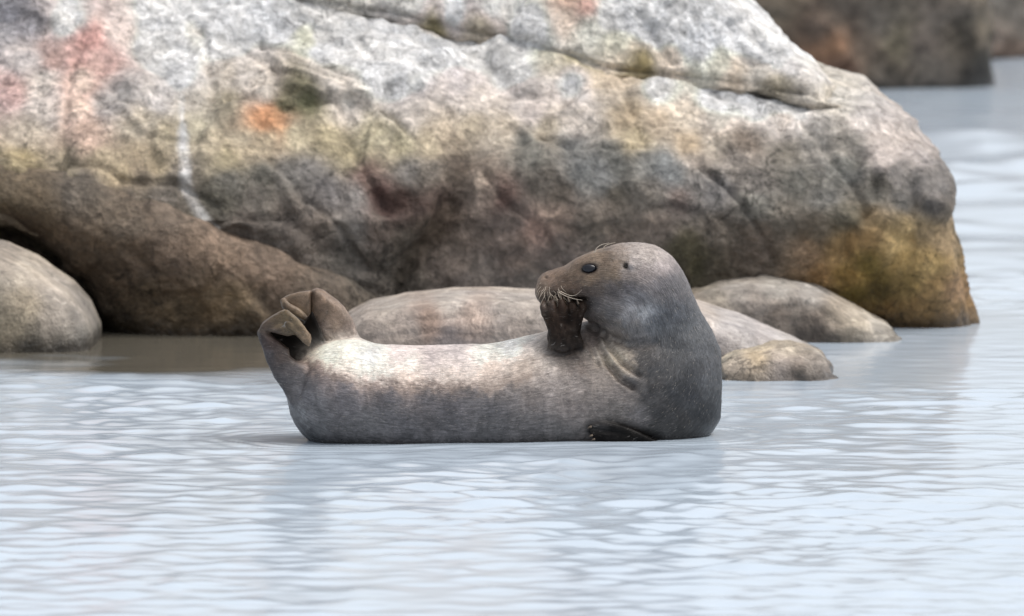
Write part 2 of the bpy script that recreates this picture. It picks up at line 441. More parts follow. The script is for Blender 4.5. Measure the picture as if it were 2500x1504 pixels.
# separate wavelets: short curved ridges with a steep near side
H2 = hgt.reshape(GX.shape)
for i in range(2500):
    if i < 2100: x0, y0, k = rng.uniform(-2.1, 2.3), rng.uniform(-4.6, 5.5), 1.0
    else: x0, y0, k = rng.uniform(0.4, 4.0), rng.uniform(5.5, 19), 1.9
    lx = k * rng.uniform(0.02, 0.085); wb = k * rng.uniform(0.05, 0.12); wf = wb * rng.uniform(0.3, 0.5)
    hh = wb * 0.035 * min(1.4, rng.lognormal(-0.25, 0.45)); cv = rng.normal(0, 0.25) / lx * 0.2; tl = rng.normal(0.06, 0.16)
    a0, a1 = np.searchsorted(gx, (x0 - 2.4 * lx, x0 + 2.4 * lx)); b0, b1 = np.searchsorted(gy, (y0 - 0.35 * k, y0 + 0.6 * k))
    if a1 <= a0 or b1 <= b0: continue
    u = (gx[a0:a1] - x0)[:, None]; v = gy[b0:b1][None, :] - y0 - cv * u * u - tl * u
    H2[a0:a1, b0:b1] += hh * np.exp(-(u / lx) ** 2) * np.exp(-(v / np.where(v < 0, wf, wb)) ** 2)
hgt = H2.ravel()
# sheltered, calmer water by rocks and seal; left rock's dark reflection painted in
def seg_d(x0, y0, x1, y1):
    t = np.clip(((pts[:, 0] - x0) * (x1 - x0) + (pts[:, 1] - y0) * (y1 - y0)) / ((x1 - x0) ** 2 + (y1 - y0) ** 2), 0, 1)
    return np.hypot(pts[:, 0] - x0 - t * (x1 - x0), pts[:, 1] - y0 - t * (y1 - y0))
wob = 0.30 * ani(1.6, 2.2, 71, 3)
d_seal = seg_d(-0.42, 0.02, 0.36, 0.10) - 0.15 + wob * 0.5
d_rock = np.minimum(seg_d(-2.4, 3.3, -0.35, 3.3) - 0.40, seg_d(-0.35, 3.0, 0.9, 2.6) - 0.40) + wob
lee = np.clip(np.minimum(d_seal / 0.25, (d_rock - 0.70) / 0.5), 0, 1)
refl_band = np.clip((1 - (d_rock - 0.75) / 0.35) * np.clip((-0.1 - pts[:, 0]) / 0.4, 0, 1), 0, 1)  # band where the rock's reflection is painted into the water colour
hgt *= 0.20 + 0.80 * lee
hgt += 0.0014 * np.cos(d_seal / 0.0095) * np.exp(-np.abs(d_seal - 0.05) / 0.09) * (d_seal > -0.05)      # rings spreading from the seal
pts[:, 1] = GY.ravel()
pts[:, 1] = GY.ravel() + 1.2 * hgt        # crests lean with the breeze
pts[:, 2] = hgt - 0.002
nx, ny = len(gx), len(gy)
ii, jj = np.meshgrid(np.arange(nx - 1), np.arange(ny - 1), indexing='ij'); b0 = (ii * ny + jj).ravel()
tag(mesh_obj('sea_water', pts, np.stack((b0, b0 + ny, b0 + ny + 1, b0 + 1), 1), M_WATER, None, np.repeat(refl_band[:, None], 3, 1)), kind='structure')

# ------------------------------------------------------------------ rocks
def displace(V, Q, amp, seed, facet=None, cracks=(), fine=1.0):
    N = vnormals(V, Q)
    d = amp * fbm(V * 3.0, 3, seed) + fine * (0.014 * fbm(V * 11.0, 3, seed + 9) + 0.0045 * fbm(V * 34.0, 3, seed + 17, 0.65))
    if facet:
        for (sc, am) in facet:
            Vw = V + 0.12 * np.stack([fbm(V * 4, 2, seed + 40 + i) for i in range(3)], 1)
            h, e = facets(Vw * sc, seed + int(sc)); d += am * h * np.clip(e / 0.12, 0, 1)
    px, py = proj(V)
    wx = 9 * fbm(V * 14, 3, seed + 70); wy = 9 * fbm(V * 14, 3, seed + 75)
    for line, wid, dep in cracks:
        q = polydist(px + wx, py + wy, line)
        d -= dep * np.exp(-(q / wid) ** 2) * (0.7 + 0.5 * fbm(V * 9, 2, seed + 81))
    return V + N * d[:, None]
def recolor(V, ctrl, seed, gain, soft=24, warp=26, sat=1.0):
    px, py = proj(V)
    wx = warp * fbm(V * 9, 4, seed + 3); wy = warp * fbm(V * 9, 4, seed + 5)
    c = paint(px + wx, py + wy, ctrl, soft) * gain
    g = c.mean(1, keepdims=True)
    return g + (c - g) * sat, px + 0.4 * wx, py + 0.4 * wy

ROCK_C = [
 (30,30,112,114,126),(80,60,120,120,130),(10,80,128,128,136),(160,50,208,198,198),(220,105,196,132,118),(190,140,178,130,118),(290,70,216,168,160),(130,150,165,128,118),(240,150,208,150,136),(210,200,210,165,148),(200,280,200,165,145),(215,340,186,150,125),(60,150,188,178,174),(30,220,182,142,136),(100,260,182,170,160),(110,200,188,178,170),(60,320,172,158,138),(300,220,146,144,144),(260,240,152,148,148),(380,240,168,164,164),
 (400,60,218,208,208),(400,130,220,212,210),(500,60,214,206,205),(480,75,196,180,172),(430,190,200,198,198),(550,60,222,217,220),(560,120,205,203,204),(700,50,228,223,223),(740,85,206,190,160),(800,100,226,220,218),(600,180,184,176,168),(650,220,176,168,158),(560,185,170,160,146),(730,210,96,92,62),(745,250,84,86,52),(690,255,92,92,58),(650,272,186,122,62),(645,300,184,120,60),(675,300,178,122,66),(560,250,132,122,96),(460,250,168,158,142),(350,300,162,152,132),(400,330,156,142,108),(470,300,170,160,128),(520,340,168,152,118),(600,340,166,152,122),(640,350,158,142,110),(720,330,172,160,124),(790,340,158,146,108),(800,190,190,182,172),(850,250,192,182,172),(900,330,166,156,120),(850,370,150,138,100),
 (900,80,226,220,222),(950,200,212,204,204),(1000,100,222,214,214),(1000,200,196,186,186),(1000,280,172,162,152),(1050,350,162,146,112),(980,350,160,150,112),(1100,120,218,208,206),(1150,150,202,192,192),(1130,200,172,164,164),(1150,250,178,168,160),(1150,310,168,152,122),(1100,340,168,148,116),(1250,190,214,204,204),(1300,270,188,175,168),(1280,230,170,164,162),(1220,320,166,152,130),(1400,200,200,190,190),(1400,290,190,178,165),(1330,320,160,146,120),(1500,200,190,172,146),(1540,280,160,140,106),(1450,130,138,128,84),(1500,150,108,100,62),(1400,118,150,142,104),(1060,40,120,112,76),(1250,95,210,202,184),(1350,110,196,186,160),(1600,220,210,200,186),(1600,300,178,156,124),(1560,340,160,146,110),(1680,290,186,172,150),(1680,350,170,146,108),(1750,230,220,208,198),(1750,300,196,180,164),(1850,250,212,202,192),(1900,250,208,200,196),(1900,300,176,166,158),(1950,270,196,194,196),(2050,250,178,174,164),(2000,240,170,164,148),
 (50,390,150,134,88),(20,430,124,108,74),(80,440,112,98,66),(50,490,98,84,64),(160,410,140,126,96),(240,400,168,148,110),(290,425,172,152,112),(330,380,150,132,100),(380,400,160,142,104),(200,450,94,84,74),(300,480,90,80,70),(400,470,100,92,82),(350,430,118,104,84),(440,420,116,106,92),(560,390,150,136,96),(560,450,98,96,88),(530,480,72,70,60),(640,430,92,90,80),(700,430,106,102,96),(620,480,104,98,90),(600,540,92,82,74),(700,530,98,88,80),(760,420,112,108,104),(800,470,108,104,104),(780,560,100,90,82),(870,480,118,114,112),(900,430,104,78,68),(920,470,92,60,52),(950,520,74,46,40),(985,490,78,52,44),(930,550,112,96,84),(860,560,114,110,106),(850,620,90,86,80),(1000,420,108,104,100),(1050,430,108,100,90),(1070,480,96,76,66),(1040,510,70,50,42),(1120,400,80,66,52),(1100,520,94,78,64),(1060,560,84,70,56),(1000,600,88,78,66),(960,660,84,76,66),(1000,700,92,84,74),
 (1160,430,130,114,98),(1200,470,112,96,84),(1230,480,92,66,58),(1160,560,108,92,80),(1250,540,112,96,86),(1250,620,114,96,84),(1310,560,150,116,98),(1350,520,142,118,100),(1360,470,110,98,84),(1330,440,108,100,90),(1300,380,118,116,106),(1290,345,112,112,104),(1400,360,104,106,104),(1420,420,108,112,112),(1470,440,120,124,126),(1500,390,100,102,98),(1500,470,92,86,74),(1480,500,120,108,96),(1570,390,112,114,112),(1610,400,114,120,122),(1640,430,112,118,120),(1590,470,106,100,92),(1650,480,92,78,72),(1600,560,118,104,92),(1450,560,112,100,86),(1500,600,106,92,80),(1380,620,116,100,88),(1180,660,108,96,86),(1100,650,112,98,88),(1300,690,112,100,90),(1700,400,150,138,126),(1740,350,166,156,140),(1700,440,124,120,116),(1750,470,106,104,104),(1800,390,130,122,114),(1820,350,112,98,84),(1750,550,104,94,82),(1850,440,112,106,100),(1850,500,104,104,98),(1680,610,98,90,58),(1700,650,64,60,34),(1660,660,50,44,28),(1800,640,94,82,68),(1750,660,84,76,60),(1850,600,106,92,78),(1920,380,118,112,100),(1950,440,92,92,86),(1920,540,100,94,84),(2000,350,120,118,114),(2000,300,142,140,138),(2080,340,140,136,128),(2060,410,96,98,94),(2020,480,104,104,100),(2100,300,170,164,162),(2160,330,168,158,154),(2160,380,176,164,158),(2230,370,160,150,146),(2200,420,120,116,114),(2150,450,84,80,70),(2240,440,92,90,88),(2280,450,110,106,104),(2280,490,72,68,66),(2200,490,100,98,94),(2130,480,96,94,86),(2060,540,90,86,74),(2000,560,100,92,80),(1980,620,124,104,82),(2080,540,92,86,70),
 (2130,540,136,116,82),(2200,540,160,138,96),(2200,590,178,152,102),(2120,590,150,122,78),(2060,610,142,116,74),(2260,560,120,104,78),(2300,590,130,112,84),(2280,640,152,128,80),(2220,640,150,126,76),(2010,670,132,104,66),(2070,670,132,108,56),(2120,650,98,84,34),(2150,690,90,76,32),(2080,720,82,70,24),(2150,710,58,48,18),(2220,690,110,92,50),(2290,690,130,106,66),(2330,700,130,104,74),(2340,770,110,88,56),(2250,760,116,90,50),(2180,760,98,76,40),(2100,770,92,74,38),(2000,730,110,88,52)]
UP_C = [(850,5,190,180,176),(1000,10,190,182,180),(1100,35,200,192,194),(1060,60,118,110,78),(1180,60,150,142,126),(1200,25,192,184,184),(1300,60,204,194,192),(1390,10,212,156,142),(1380,40,204,170,160),(1430,25,186,148,140),(1480,40,204,198,198),(1440,80,196,184,178),(1550,40,200,196,196),(1520,110,190,182,168),(1600,80,206,200,194),(1700,30,204,198,188),(1700,100,222,216,214),(1760,60,222,217,214),(1640,140,176,166,154),(1570,150,120,110,76),(1750,160,190,180,166),(1800,90,216,210,206),(1850,130,216,210,208),(1880,60,190,192,192),(1860,100,214,210,206),(1900,120,220,214,210),(1850,160,140,138,132),(1930,150,178,178,180),(1960,110,206,200,196),(2000,180,182,180,178),(1900,200,160,152,134),(1800,190,168,156,140),(2030,215,164,158,146)]
BASE_C = [(20,500,104,90,68),(100,520,98,84,64),(60,560,80,66,50),(180,560,92,78,62),(200,480,92,84,74),(250,620,84,70,54),(300,540,100,88,74),(400,540,108,94,80),(330,640,96,80,64),(420,620,116,98,82),(520,600,118,100,84),(480,680,120,102,82),(600,650,126,106,88),(560,730,128,108,78),(680,680,116,98,82),(350,740,84,70,50),(300,790,66,56,40),(450,770,100,84,60),(600,780,96,82,62),(750,720,110,96,82),(800,690,98,88,78),(860,690,84,78,70),(900,740,88,80,70),(780,790,90,78,64)]

# lower block of the big rock
SEAM = [([(700, -8), (800, 8), (900, 26), (1100, 66), (1300, 110), (1480, 168), (1560, 176), (1760, 196), (1900, 218), (2060, 240)], 9, 0.030)]
def rock_lower():
    F = Field((-2.3, 2.78, -0.12), (1.5, 4.6, 1.12), 0.0095)
    sil = [(2080, 218), (2135, 236), (2185, 276), (2238, 322), (2285, 380), (2304, 435), (2312, 500), (2320, 560), (2336, 615), (2350, 690), (2362, 745), (2376, 800), (2385, 960)]
    w = [P(a, b, 3.38)[[0, 2]] for a, b in sil]
    w = [np.array((-2.25, -0.3)), np.array((-2.25, 1.6)), np.array((0.2, 1.15)), P(1500, 60, 3.5)[[0, 2]]] + w
    yz = [(3.14, -0.4), (3.13, 0.0), (3.06, 0.16), (3.03, 0.32), (3.10, 0.45), (3.24, 0.565), (3.48, 0.735), (3.80, 0.955), (4.1, 1.06), (4.5, 1.07), (4.5, -0.4)]
    x, y, z = F.ax[0][:, None, None], F.ax[1][None, :, None], F.ax[2][None, None, :]
    dxz = poly2d(x, z, w) + 0 * y
    xb = 0.10 * np.sin(x * 2.1 + 0.6) * 0.5 + 0.06 * np.clip((x - 0.6) / 0.6, 0, 1)    # the face swings in and out along the rock
    dyz = poly2d(y, z, yz)
    # shift in depth with x by resampling along y
    base = poly2d(F.ax[1][:, None], F.ax[2][None, :], yz)
    out = np.empty(F.F.shape, np.float32)
    for i in range(len(F.ax[0])):
        sh = float(xb[i, 0, 0]) / F.h; n0 = np.clip(np.arange(len(F.ax[1])) - sh, 0, len(F.ax[1]) - 1.001)
        a = n0.astype(int); fr = (n0 - a)[:, None]
        out[i] = base[a] * (1 - fr) + base[a + 1] * fr
    F.F = smax(np.broadcast_to(dxz, out.shape).astype(np.float32), out, 0.16)
    # rounded foot with weed at the right end
    F.apply(chain([(2010, 760, 70, 3.30, 1.0), (2120, 700, 110, 3.32, .9), (2230, 690, 105, 3.34, .9), (2300, 800, 60, 3.34, 1.0)], 3), 0.08)
    F.apply(chain([(1180, 470, 60, 3.12, .8), (1330, 440, 90, 3.16, .8), (1560, 440, 95, 3.18, .8), (1660, 470, 60, 3.2, .8)], 3), 0.07)
    # dark diagonal crevice in the middle
    F.apply(chain([(1165, 380, 7, 3.05, 2), (1120, 455, 14, 3.06, 2.6), (1085, 520, 20, 3.06, 2.2), (1050, 585, 17, 3.06, 2.6), (1000, 650, 24, 3.06, 2.2), (960, 720, 26, 3.06, 2.6)], 3), 0.06, 'carve')
    F.apply(chain([(900, 400, 8, 3.04, 1), (935, 500, 24, 3.04, 1.1), (1020, 470, 20, 3.04, 1), (1090, 430, 10, 3.04, 1)], 3), 0.03, 'carve')
    F.apply(chain([(-500, 600, 70, 3.10, 4.5), (-150, 610, 75, 3.10, 4.5), (40, 640, 75, 3.10, 4.5), (150, 720, 85, 3.10, 4.5), (230, 860, 80, 3.10, 4.5)], 3), 0.04, 'carve')
    F.apply(chain([(1655, 640, 28, 3.05, 1.5), (1760, 690, 30, 3.05, 1.5)], 3), 0.03, 'carve')
    V, Q = F.mesh()
    cracks = [([(400, -10), (470, 60), (500, 85), (505, 160), (520, 240)], 8, 0.020), ([(500, 85), (640, 100), (700, 150), (840, 210), (860, 290)], 7, 0.018),
              ([(560, 90), (700, 180), (800, 230), (850, 300)], 8, 0.022), ([(180, 60), (210, 110), (170, 190), (155, 330), (150, 420)], 9, 0.018),
              ([(0, 200), (90, 215), (160, 230)], 7, 0.012), ([(1520, 165), (1525, 230), (1550, 310), (1570, 345)], 9, 0.020),
              ([(1130, 315), (1220, 300), (1330, 250)], 8, 0.014), ([(1540, 355), (1650, 365), (1700, 385), (1720, 410)], 9, 0.024),
              ([(560, 235), (690, 262), (790, 245)], 10, 0.03), ([(140, 395), (240, 400), (300, 440), (420, 440), (530, 495)], 10, 0.022),
              ([(850, 330), (900, 430), (930, 500)], 8, 0.02), ([(1250, 340), (1310, 335), (1370, 335)], 8, 0.016), ([(1960, 310), (2040, 400), (2120, 520)], 9, 0.018),
              ([(2130, 420), (2140, 510), (2080, 560), (2060, 620)], 10, 0.022), ([(1340, 545), (1420, 560), (1500, 545)], 7, 0.014), ([(60, 440), (140, 445)], 7, 0.02)]
    cracks += [([(640, 100), (760, 150), (860, 200), (960, 290), (1010, 340)], 7, 0.020), ([(1320, 335), (1420, 345), (1540, 360)], 8, 0.022), ([(880, 20), (1010, 50), (1120, 95), (1240, 120)], 6, 0.012), ([(1680, 210), (1830, 250), (1960, 300)], 7, 0.016), ([(1700, 400), (1790, 470), (1850, 560), (1900, 660)], 8, 0.020), ([(240, 250), (330, 320), (420, 350), (540, 340)], 7, 0.016), ([(660, 380), (740, 470), (830, 560), (900, 660)], 8, 0.020), ([(1180, 420), (1240, 500), (1330, 560), (1380, 650)], 7, 0.018)]
    cracks += SEAM
    V = displace(V, Q, 0.022, 3, [(3.4, 0.030)], cracks)
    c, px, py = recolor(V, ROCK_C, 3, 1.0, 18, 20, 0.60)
    weed = np.clip((px - 1900) / 90, 0, 1) * np.clip((py - 490) / 60, 0, 1); g_ = c.mean(1, keepdims=True); lich = np.maximum(np.exp(-(np.hypot(px - 655, py - 288) / 46) ** 4), 0.6 * np.exp(-(np.hypot((px - 735) / 1.6, py - 245) / 36) ** 4)); c = g_ + (c - g_) * (1 + 0.45 * weed[:, None] + 0.10 * lich[:, None])
    st = polydist(px, py, [(440, 232), (443, 330), (452, 400), (458, 460), (478, 505), (500, 530), (522, 562)])
    wdt = np.interp(py, [230, 300, 330, 460, 520, 560], [5, 6, 12, 14, 11, 13])
    m = np.clip(1.5 - st / wdt, 0, 1)[:, None] * np.clip(0.85 + 0.6 * fbm(V * 22, 3, 55), 0, 1)[:, None]
    c = c * (1 - m) + m * 0.5 * np.ones(3)
    return V, Q, c
def rock_upper():
    F = Field((-1.6, 3.2, 0.45), (1.25, 4.7, 1.42), 0.0105)
    w = [P(a, b, 3.55)[[0, 2]] for a, b in [(560, -20), (800, 6), (900, 22), (1100, 64), (1300, 108), (1500, 168), (1640, 172), (1760, 192), (1900, 214), (2060, 236), (2085, 224), (2040, 196), (2010, 165), (1975, 118), (1935, 84), (1890, 36), (1850, -6), (1780, -90), (1650, -190), (1300, -260), (700, -200)]]
    x, y, z = F.ax[0][:, None, None], F.ax[1][None, :, None], F.ax[2][None, None, :]
    dxz = poly2d(x, z, np.array(w) - np.array((0, 0.045))) + 0 * y
    t = np.clip((x - P(800, 0, 3.6)[0]) / (P(2050, 0, 3.4)[0] - P(800, 0, 3.6)[0]), -0.6, 1.1)
    yb = 3.64 + t * (3.35 - 3.64); zb = 0.87 + t * (0.63 - 0.87)
    front = (yb + (z - zb) * 0.62 - y) * 0.84
    F.F = smax(smax(dxz.astype(np.float32), front.astype(np.float32), 0.09), (y - np.float32(4.5)) + 0 * x + 0 * z, 0.1).astype(np.float32)
    V, Q = F.mesh()
    V = displace(V, Q, 0.022, 21, [(3.8, 0.024)], SEAM + [([(1560, 30), (1610, 110), (1640, 150)], 8, 0.016), ([(1640, 10), (1560, 70)], 6, 0.010), ([(1380, 0), (1400, 60), (1360, 90)], 7, 0.012), ([(1830, 150), (1900, 140)], 8, 0.016)])
    c, _, _ = recolor(V, UP_C, 21, 1.05, 20, 24, 0.9)
    return V, Q, c
def rock_base():
    F = Field((-2.3, 2.55, -0.15), (-0.1, 3.9, 0.75), 0.0095)
    w = np.array([P(a, b, 2.98) for a, b in [(-600, 380), (-100, 395), (60, 420), (180, 430), (300, 462), (430, 512), (540, 552), (700, 614), (860, 684), (940, 745), (955, 980), (262, 980), (252, 835), (225, 745), (170, 675), (90, 605), (0, 556), (-120, 530), (-600, 500)]])[:, [0, 2]]
    x, y, z = F.ax[0][:, None, None], F.ax[1][None, :, None], F.ax[2][None, None, :]
    dxz = poly2d(x, z, w) + 0 * y
    yf = 2.90 - 0.06 * np.clip((z - 0.0) / 0.3, 0, 1) + 0.10 * np.clip((-0.55 - x) / 0.8, -0.3, 1) + 0.10 * np.clip((x + 0.6) / 0.4, 0, 1)
    F.F = smax(dxz.astype(np.float32), np.maximum(yf - y, y - np.float32(3.7)).astype(np.float32), 0.20)
    V, Q = F.mesh()
    V = displace(V, Q, 0.018, 33, [(5.0, 0.018)], [([(170, 520), (330, 620), (420, 740)], 10, 0.008)], 0.7)
    c, _, _ = recolor(V, BASE_C, 33, 0.86, 26, 30, 0.75)
    return V, Q, c
GAIN_LOW = 1.0
rk = tag(empty('rock_outcrop', (0, 0, 0)), 'huge cracked grey and pink rock filling the background behind the seal', 'rock')
for nm, fn, lab in (('lower_block', rock_lower, 'main face, pale above and dark brown below, golden weed at its right foot'), ('upper_block', rock_upper, 'pale grey upper block resting above a long diagonal crack'), ('base_slab', rock_base, 'smooth brown slab undercut at the waterline')):
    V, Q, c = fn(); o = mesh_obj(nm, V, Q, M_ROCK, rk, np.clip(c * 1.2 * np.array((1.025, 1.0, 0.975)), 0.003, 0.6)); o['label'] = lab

def boulder(name, poly, Y, y0, y1, k, ctrl, seed, mat, label, amp=0.012, h=0.009, zmin=-0.12, fine=0.3, facet=None, gain=1.15, sat=0.75, warp=24, soft=24, cracks=()):
    w = np.array([P(a, b, Y) for a, b in poly])[:, [0, 2]]
    lo = (w[:, 0].min() - 0.06, y0 - 0.06, zmin); hi = (w[:, 0].max() + 0.06, y1 + 0.06, w[:, 1].max() + 0.06)
    F = Field(lo, hi, h)
    x, y, z = F.ax[0][:, None, None], F.ax[1][None, :, None], F.ax[2][None, None, :]
    d = poly2d(x, z, w) + 0 * y
    yc, hy = (y0 + y1) / 2, (y1 - y0) / 2
    F.F = smax(d.astype(np.float32), (np.abs(y - np.float32(yc)) - np.float32(hy)) + 0 * x + 0 * z, k).astype(np.float32)
    F.F[:, :, 0] = np.maximum(F.F[:, :, 0], 0.001)
    V, Q = F.mesh(); V = displace(V, Q, amp, seed, facet, cracks, fine)
    c, _, _ = recolor(V, ctrl, seed, gain * 0.7, soft, warp, sat)
    o = mesh_obj(name, V, Q, mat, None, np.clip(c, 0.004, 0.78))
    return tag(o, label, 'rock')
boulder('boulder', [(-420, 700), (-300, 590), (-120, 575), (0, 600), (90, 640), (170, 695), (215, 745), (238, 800), (242, 1000), (-420, 1000)], 2.74, 2.40, 3.05, 0.16,
        [(20, 620, 150, 138, 124), (60, 660, 180, 168, 152), (120, 700, 176, 164, 150), (60, 740, 182, 166, 140), (30, 800, 168, 154, 128), (130, 780, 172, 160, 146), (200, 760, 156, 146, 134), (210, 820, 130, 124, 114), (60, 835, 120, 112, 98), (150, 835, 116, 108, 96), (-200, 700, 170, 158, 142)],
        41, M_SMOOTH, 'smooth pale grey boulder at the left edge beside the dark cleft')
boulder('boulder', [(800, 1000), (815, 830), (845, 775), (900, 745), (990, 728), (1100, 716), (1200, 716), (1330, 722), (1480, 722), (1620, 728), (1710, 745), (1800, 776), (1880, 808), (1950, 836), (2010, 866), (2040, 1000)], 2.30, 1.93, 2.62, 0.12,
        [(880, 770, 176, 162, 150), (950, 750, 182, 170, 158), (1100, 735, 188, 176, 164), (1250, 740, 184, 172, 160), (900, 810, 156, 142, 132), (1000, 800, 170, 154, 142), (1050, 790, 172, 140, 118), (1150, 780, 176, 152, 136), (1100, 820, 150, 136, 132), (1250, 800, 168, 152, 140), (1720, 770, 190, 176, 164), (1780, 800, 186, 178, 174), (1750, 835, 146, 138, 136), (1820, 830, 150, 146, 146), (1850, 810, 190, 180, 176), (1930, 840, 192, 184, 178), (1990, 865, 170, 160, 150)],
        42, M_SMOOTH, 'long low smooth beige boulder directly behind the seal', cracks=[([(960, 790), (1080, 775), (1200, 760)], 9, 0.010), ([(880, 830), (1000, 812), (1150, 815)], 8, 0.008)])
boulder('boulder', [(1640, 900), (1665, 760), (1690, 715), (1750, 695), (1830, 685), (1920, 688), (1990, 702), (2060, 735), (2120, 765), (2170, 792), (2190, 812), (2200, 900)], 2.98, 2.72, 3.22, 0.10,
        [(1720, 720, 150, 140, 124), (1700, 745, 186, 168, 146), (1800, 700, 170, 160, 148), (1900, 700, 172, 164, 152), (1850, 740, 160, 146, 132), (1950, 740, 132, 120, 108), (1900, 770, 120, 106, 94), (2000, 770, 116, 102, 90), (2050, 760, 176, 160, 138), (2100, 775, 184, 170, 148), (2150, 795, 190, 180, 164), (1980, 800, 110, 96, 84), (1980, 715, 176, 168, 158)],
        43, M_SMOOTH, 'low rounded grey boulder at the foot of the golden weed', amp=0.01, facet=[(9.0, 0.010)], cracks=[([(1700, 735), (1820, 715), (1900, 725)], 8, 0.010), ([(1880, 760), (1980, 740), (2040, 790)], 9, 0.012)])
boulder('boulder', [(1660, 1010), (1715, 925), (1750, 890), (1810, 866), (1890, 850), (1958, 850), (1996, 866), (2024, 902), (2046, 938), (2072, 1010)], 1.80, 1.56, 2.05, 0.09,
        [(1780, 860, 170, 158, 134), (1850, 840, 168, 156, 134), (1930, 840, 158, 146, 126), (1850, 870, 192, 168, 130), (1800, 890, 176, 160, 142), (1900, 885, 170, 156, 144), (1950, 890, 128, 114, 102), (1900, 910, 160, 146, 138), (1990, 880, 132, 122, 112), (2010, 900, 110, 100, 92), (2000, 850, 150, 140, 124)],
        44, M_SMOOTH, 'small wet rock awash just right of the seal', gain=1.5, amp=0.006, facet=[(7.0, 0.022)], fine=0.8)
boulder('boulder', [(1300, 330), (1300, -260), (1500, -330), (2000, -320), (2300, -230), (2400, -80), (2420, 60), (2412, 150), (2418, 215), (2420, 330)], 15.6, 15.1, 17.0, 0.30,
        [(1900, 30, 120, 106, 88), (2050, 30, 104, 92, 80), (2000, 70, 96, 82, 70), (2150, 60, 112, 102, 90), (2300, 40, 122, 108, 94), (2030, 105, 160, 112, 70), (2000, 140, 130, 92, 62), (2050, 170, 104, 74, 56), (2120, 120, 124, 106, 88), (2190, 100, 130, 118, 90), (2260, 110, 116, 102, 90), (2350, 100, 104, 94, 80), (2150, 180, 78, 72, 64), (2280, 170, 98, 90, 80), (2400, 150, 44, 44, 42), (2400, 190, 30, 30, 30), (2410, 90, 100, 90, 74), (1900, 120, 92, 76, 60)],
        45, M_FAR, 'dark brown rock far off at the top right, out of focus', gain=1.3, amp=0.05, h=0.025, zmin=-0.2, soft=30, warp=14, facet=[(2.2, 0.06)])
boulder('boulder', [(2330, 260), (2360, -100), (2420, -260), (2560, -330), (2800, -280), (2880, -60), (2900, 260)], 17.9, 17.4, 19.0, 0.30,
        [(2450, 20, 178, 164, 146), (2480, 60, 170, 156, 140), (2440, 90, 172, 152, 136), (2480, 125, 160, 132, 112), (2600, 50, 176, 162, 146), (2450, 135, 150, 124, 106)],
        46, M_FAR, 'pale beige rock far off at the top right corner', gain=1.15, amp=0.05, h=0.025, zmin=-0.2, soft=30, warp=14)

# ------------------------------------------------------------------ the seal
SF = Field((-0.66, -0.20, -0.10), (0.545, 0.33, 0.515), 0.0032)
spine = [(840, 968, 136, 0.00, 1.0), (950, 986, 146, 0.02, 1.0), (1080, 991, 150, 0.04, 1.0), (1200, 988, 150, 0.06, 1.0), (1300, 976, 156, 0.08, 1.0), (1400, 961, 167, 0.105, 0.95),
         (1500, 950, 173, 0.125, 0.88), (1572, 930, 172, 0.13, 0.84), (1606, 868, 136, 0.125, 0.86), (1606, 808, 114, 0.11, 0.9), (1590, 757, 107, 0.09, 0.9), (1558, 708, 102, 0.075, 0.9)]
skull = [(1558, 708, 102, 0.075, .9), (1505, 692, 87, 0.072, .92), (1452, 684, 67, 0.07, .95), (1402, 690, 47, 0.068, 1.0), (1362, 697, 38, 0.066, 1.05), (1346, 700, 32, 0.065, 1.1)]
P_SPINE = chain(spine, 4); P_RUMPR = chain([(1590, 958, 163, 0.13, .84), (1552, 992, 158, 0.13, .84)], 1)
P_SKULL = chain(skull, 4)
P_JAW = chain([(1545, 758, 84, 0.072, .9), (1482, 733, 66, 0.068, .92), (1430, 722, 52, 0.065, .95), (1388, 718, 38, 0.063, 1.0), (1342, 726, 27, 0.063, 1.1)], 4)
P_JOWL = chain([(1548, 766, 75, 0.034, .85), (1505, 752, 63, 0.034, .85), (1465, 742, 46, 0.04, .85)], 3)
P_PAD = chain([(1352, 706, 34, 0.035, .7), (1338, 712, 30, 0.033, .7)], 1)
P_BROW = chain([(1412, 654, 12, 0.035, .8), (1450, 638, 15, 0.028, .8), (1480, 634, 12, 0.025, .8)], 2)
P_NOSE = chain([(1368, 679, 20, 0.065, 1.3), (1340, 682, 17, 0.065, 1.5), (1331, 689, 17, 0.065, 1.5)], 2)
P_CHEEK = chain([(1440, 690, 34, 0.025, .6), (1480, 700, 44, 0.015, .6)], 1)
# near hind flipper
HN = [chain([(800, 985, 84, -0.01, .9), (738, 938, 42, -0.03, .9), (694, 896, 24, -0.045, 1.2), (664, 848, 13, -0.048, 2.2), (645, 815, 10, -0.05, 3.0)], 4),
      plate([(630, 809), (634, 830), (641, 848), (650, 880), (671, 922), (690, 948), (712, 988), (745, 985), (760, 930), (745, 892), (721, 882), (709, 870), (706, 852), (686, 835), (665, 820), (650, 807), (640, 800)], -0.045, -0.075, -0.012, 0.010),
      plate([(631, 812), (637, 794), (643, 787), (665, 772), (693, 757), (704, 762), (718, 775), (741, 801), (757, 820), (760, 831), (755, 844), (738, 831), (721, 815), (701, 819), (668, 810), (650, 806), (640, 814)], -0.045, -0.085, 0.0, 0.009),
      chain([(700, 766, 8, -0.084, 1), (722, 786, 9, -0.087, 1), (742, 810, 8, -0.088, 1), (755, 836, 4, -0.088, 1)], 3),
      chain([(690, 772, 8, -0.07, 1), (706, 792, 8, -0.088, 1), (726, 810, 7, -0.09, 1), (744, 830, 4, -0.09, 1)], 3)]
P_SHADE_WEB = plate([(646, 808), (690, 772), (740, 792), (762, 762), (780, 800), (800, 850), (778, 890), (730, 900), (690, 885)], 0.03, 0.026, 0.046, 0.007)  # backing sheet, near-black: the fold's inner shade put into its colour
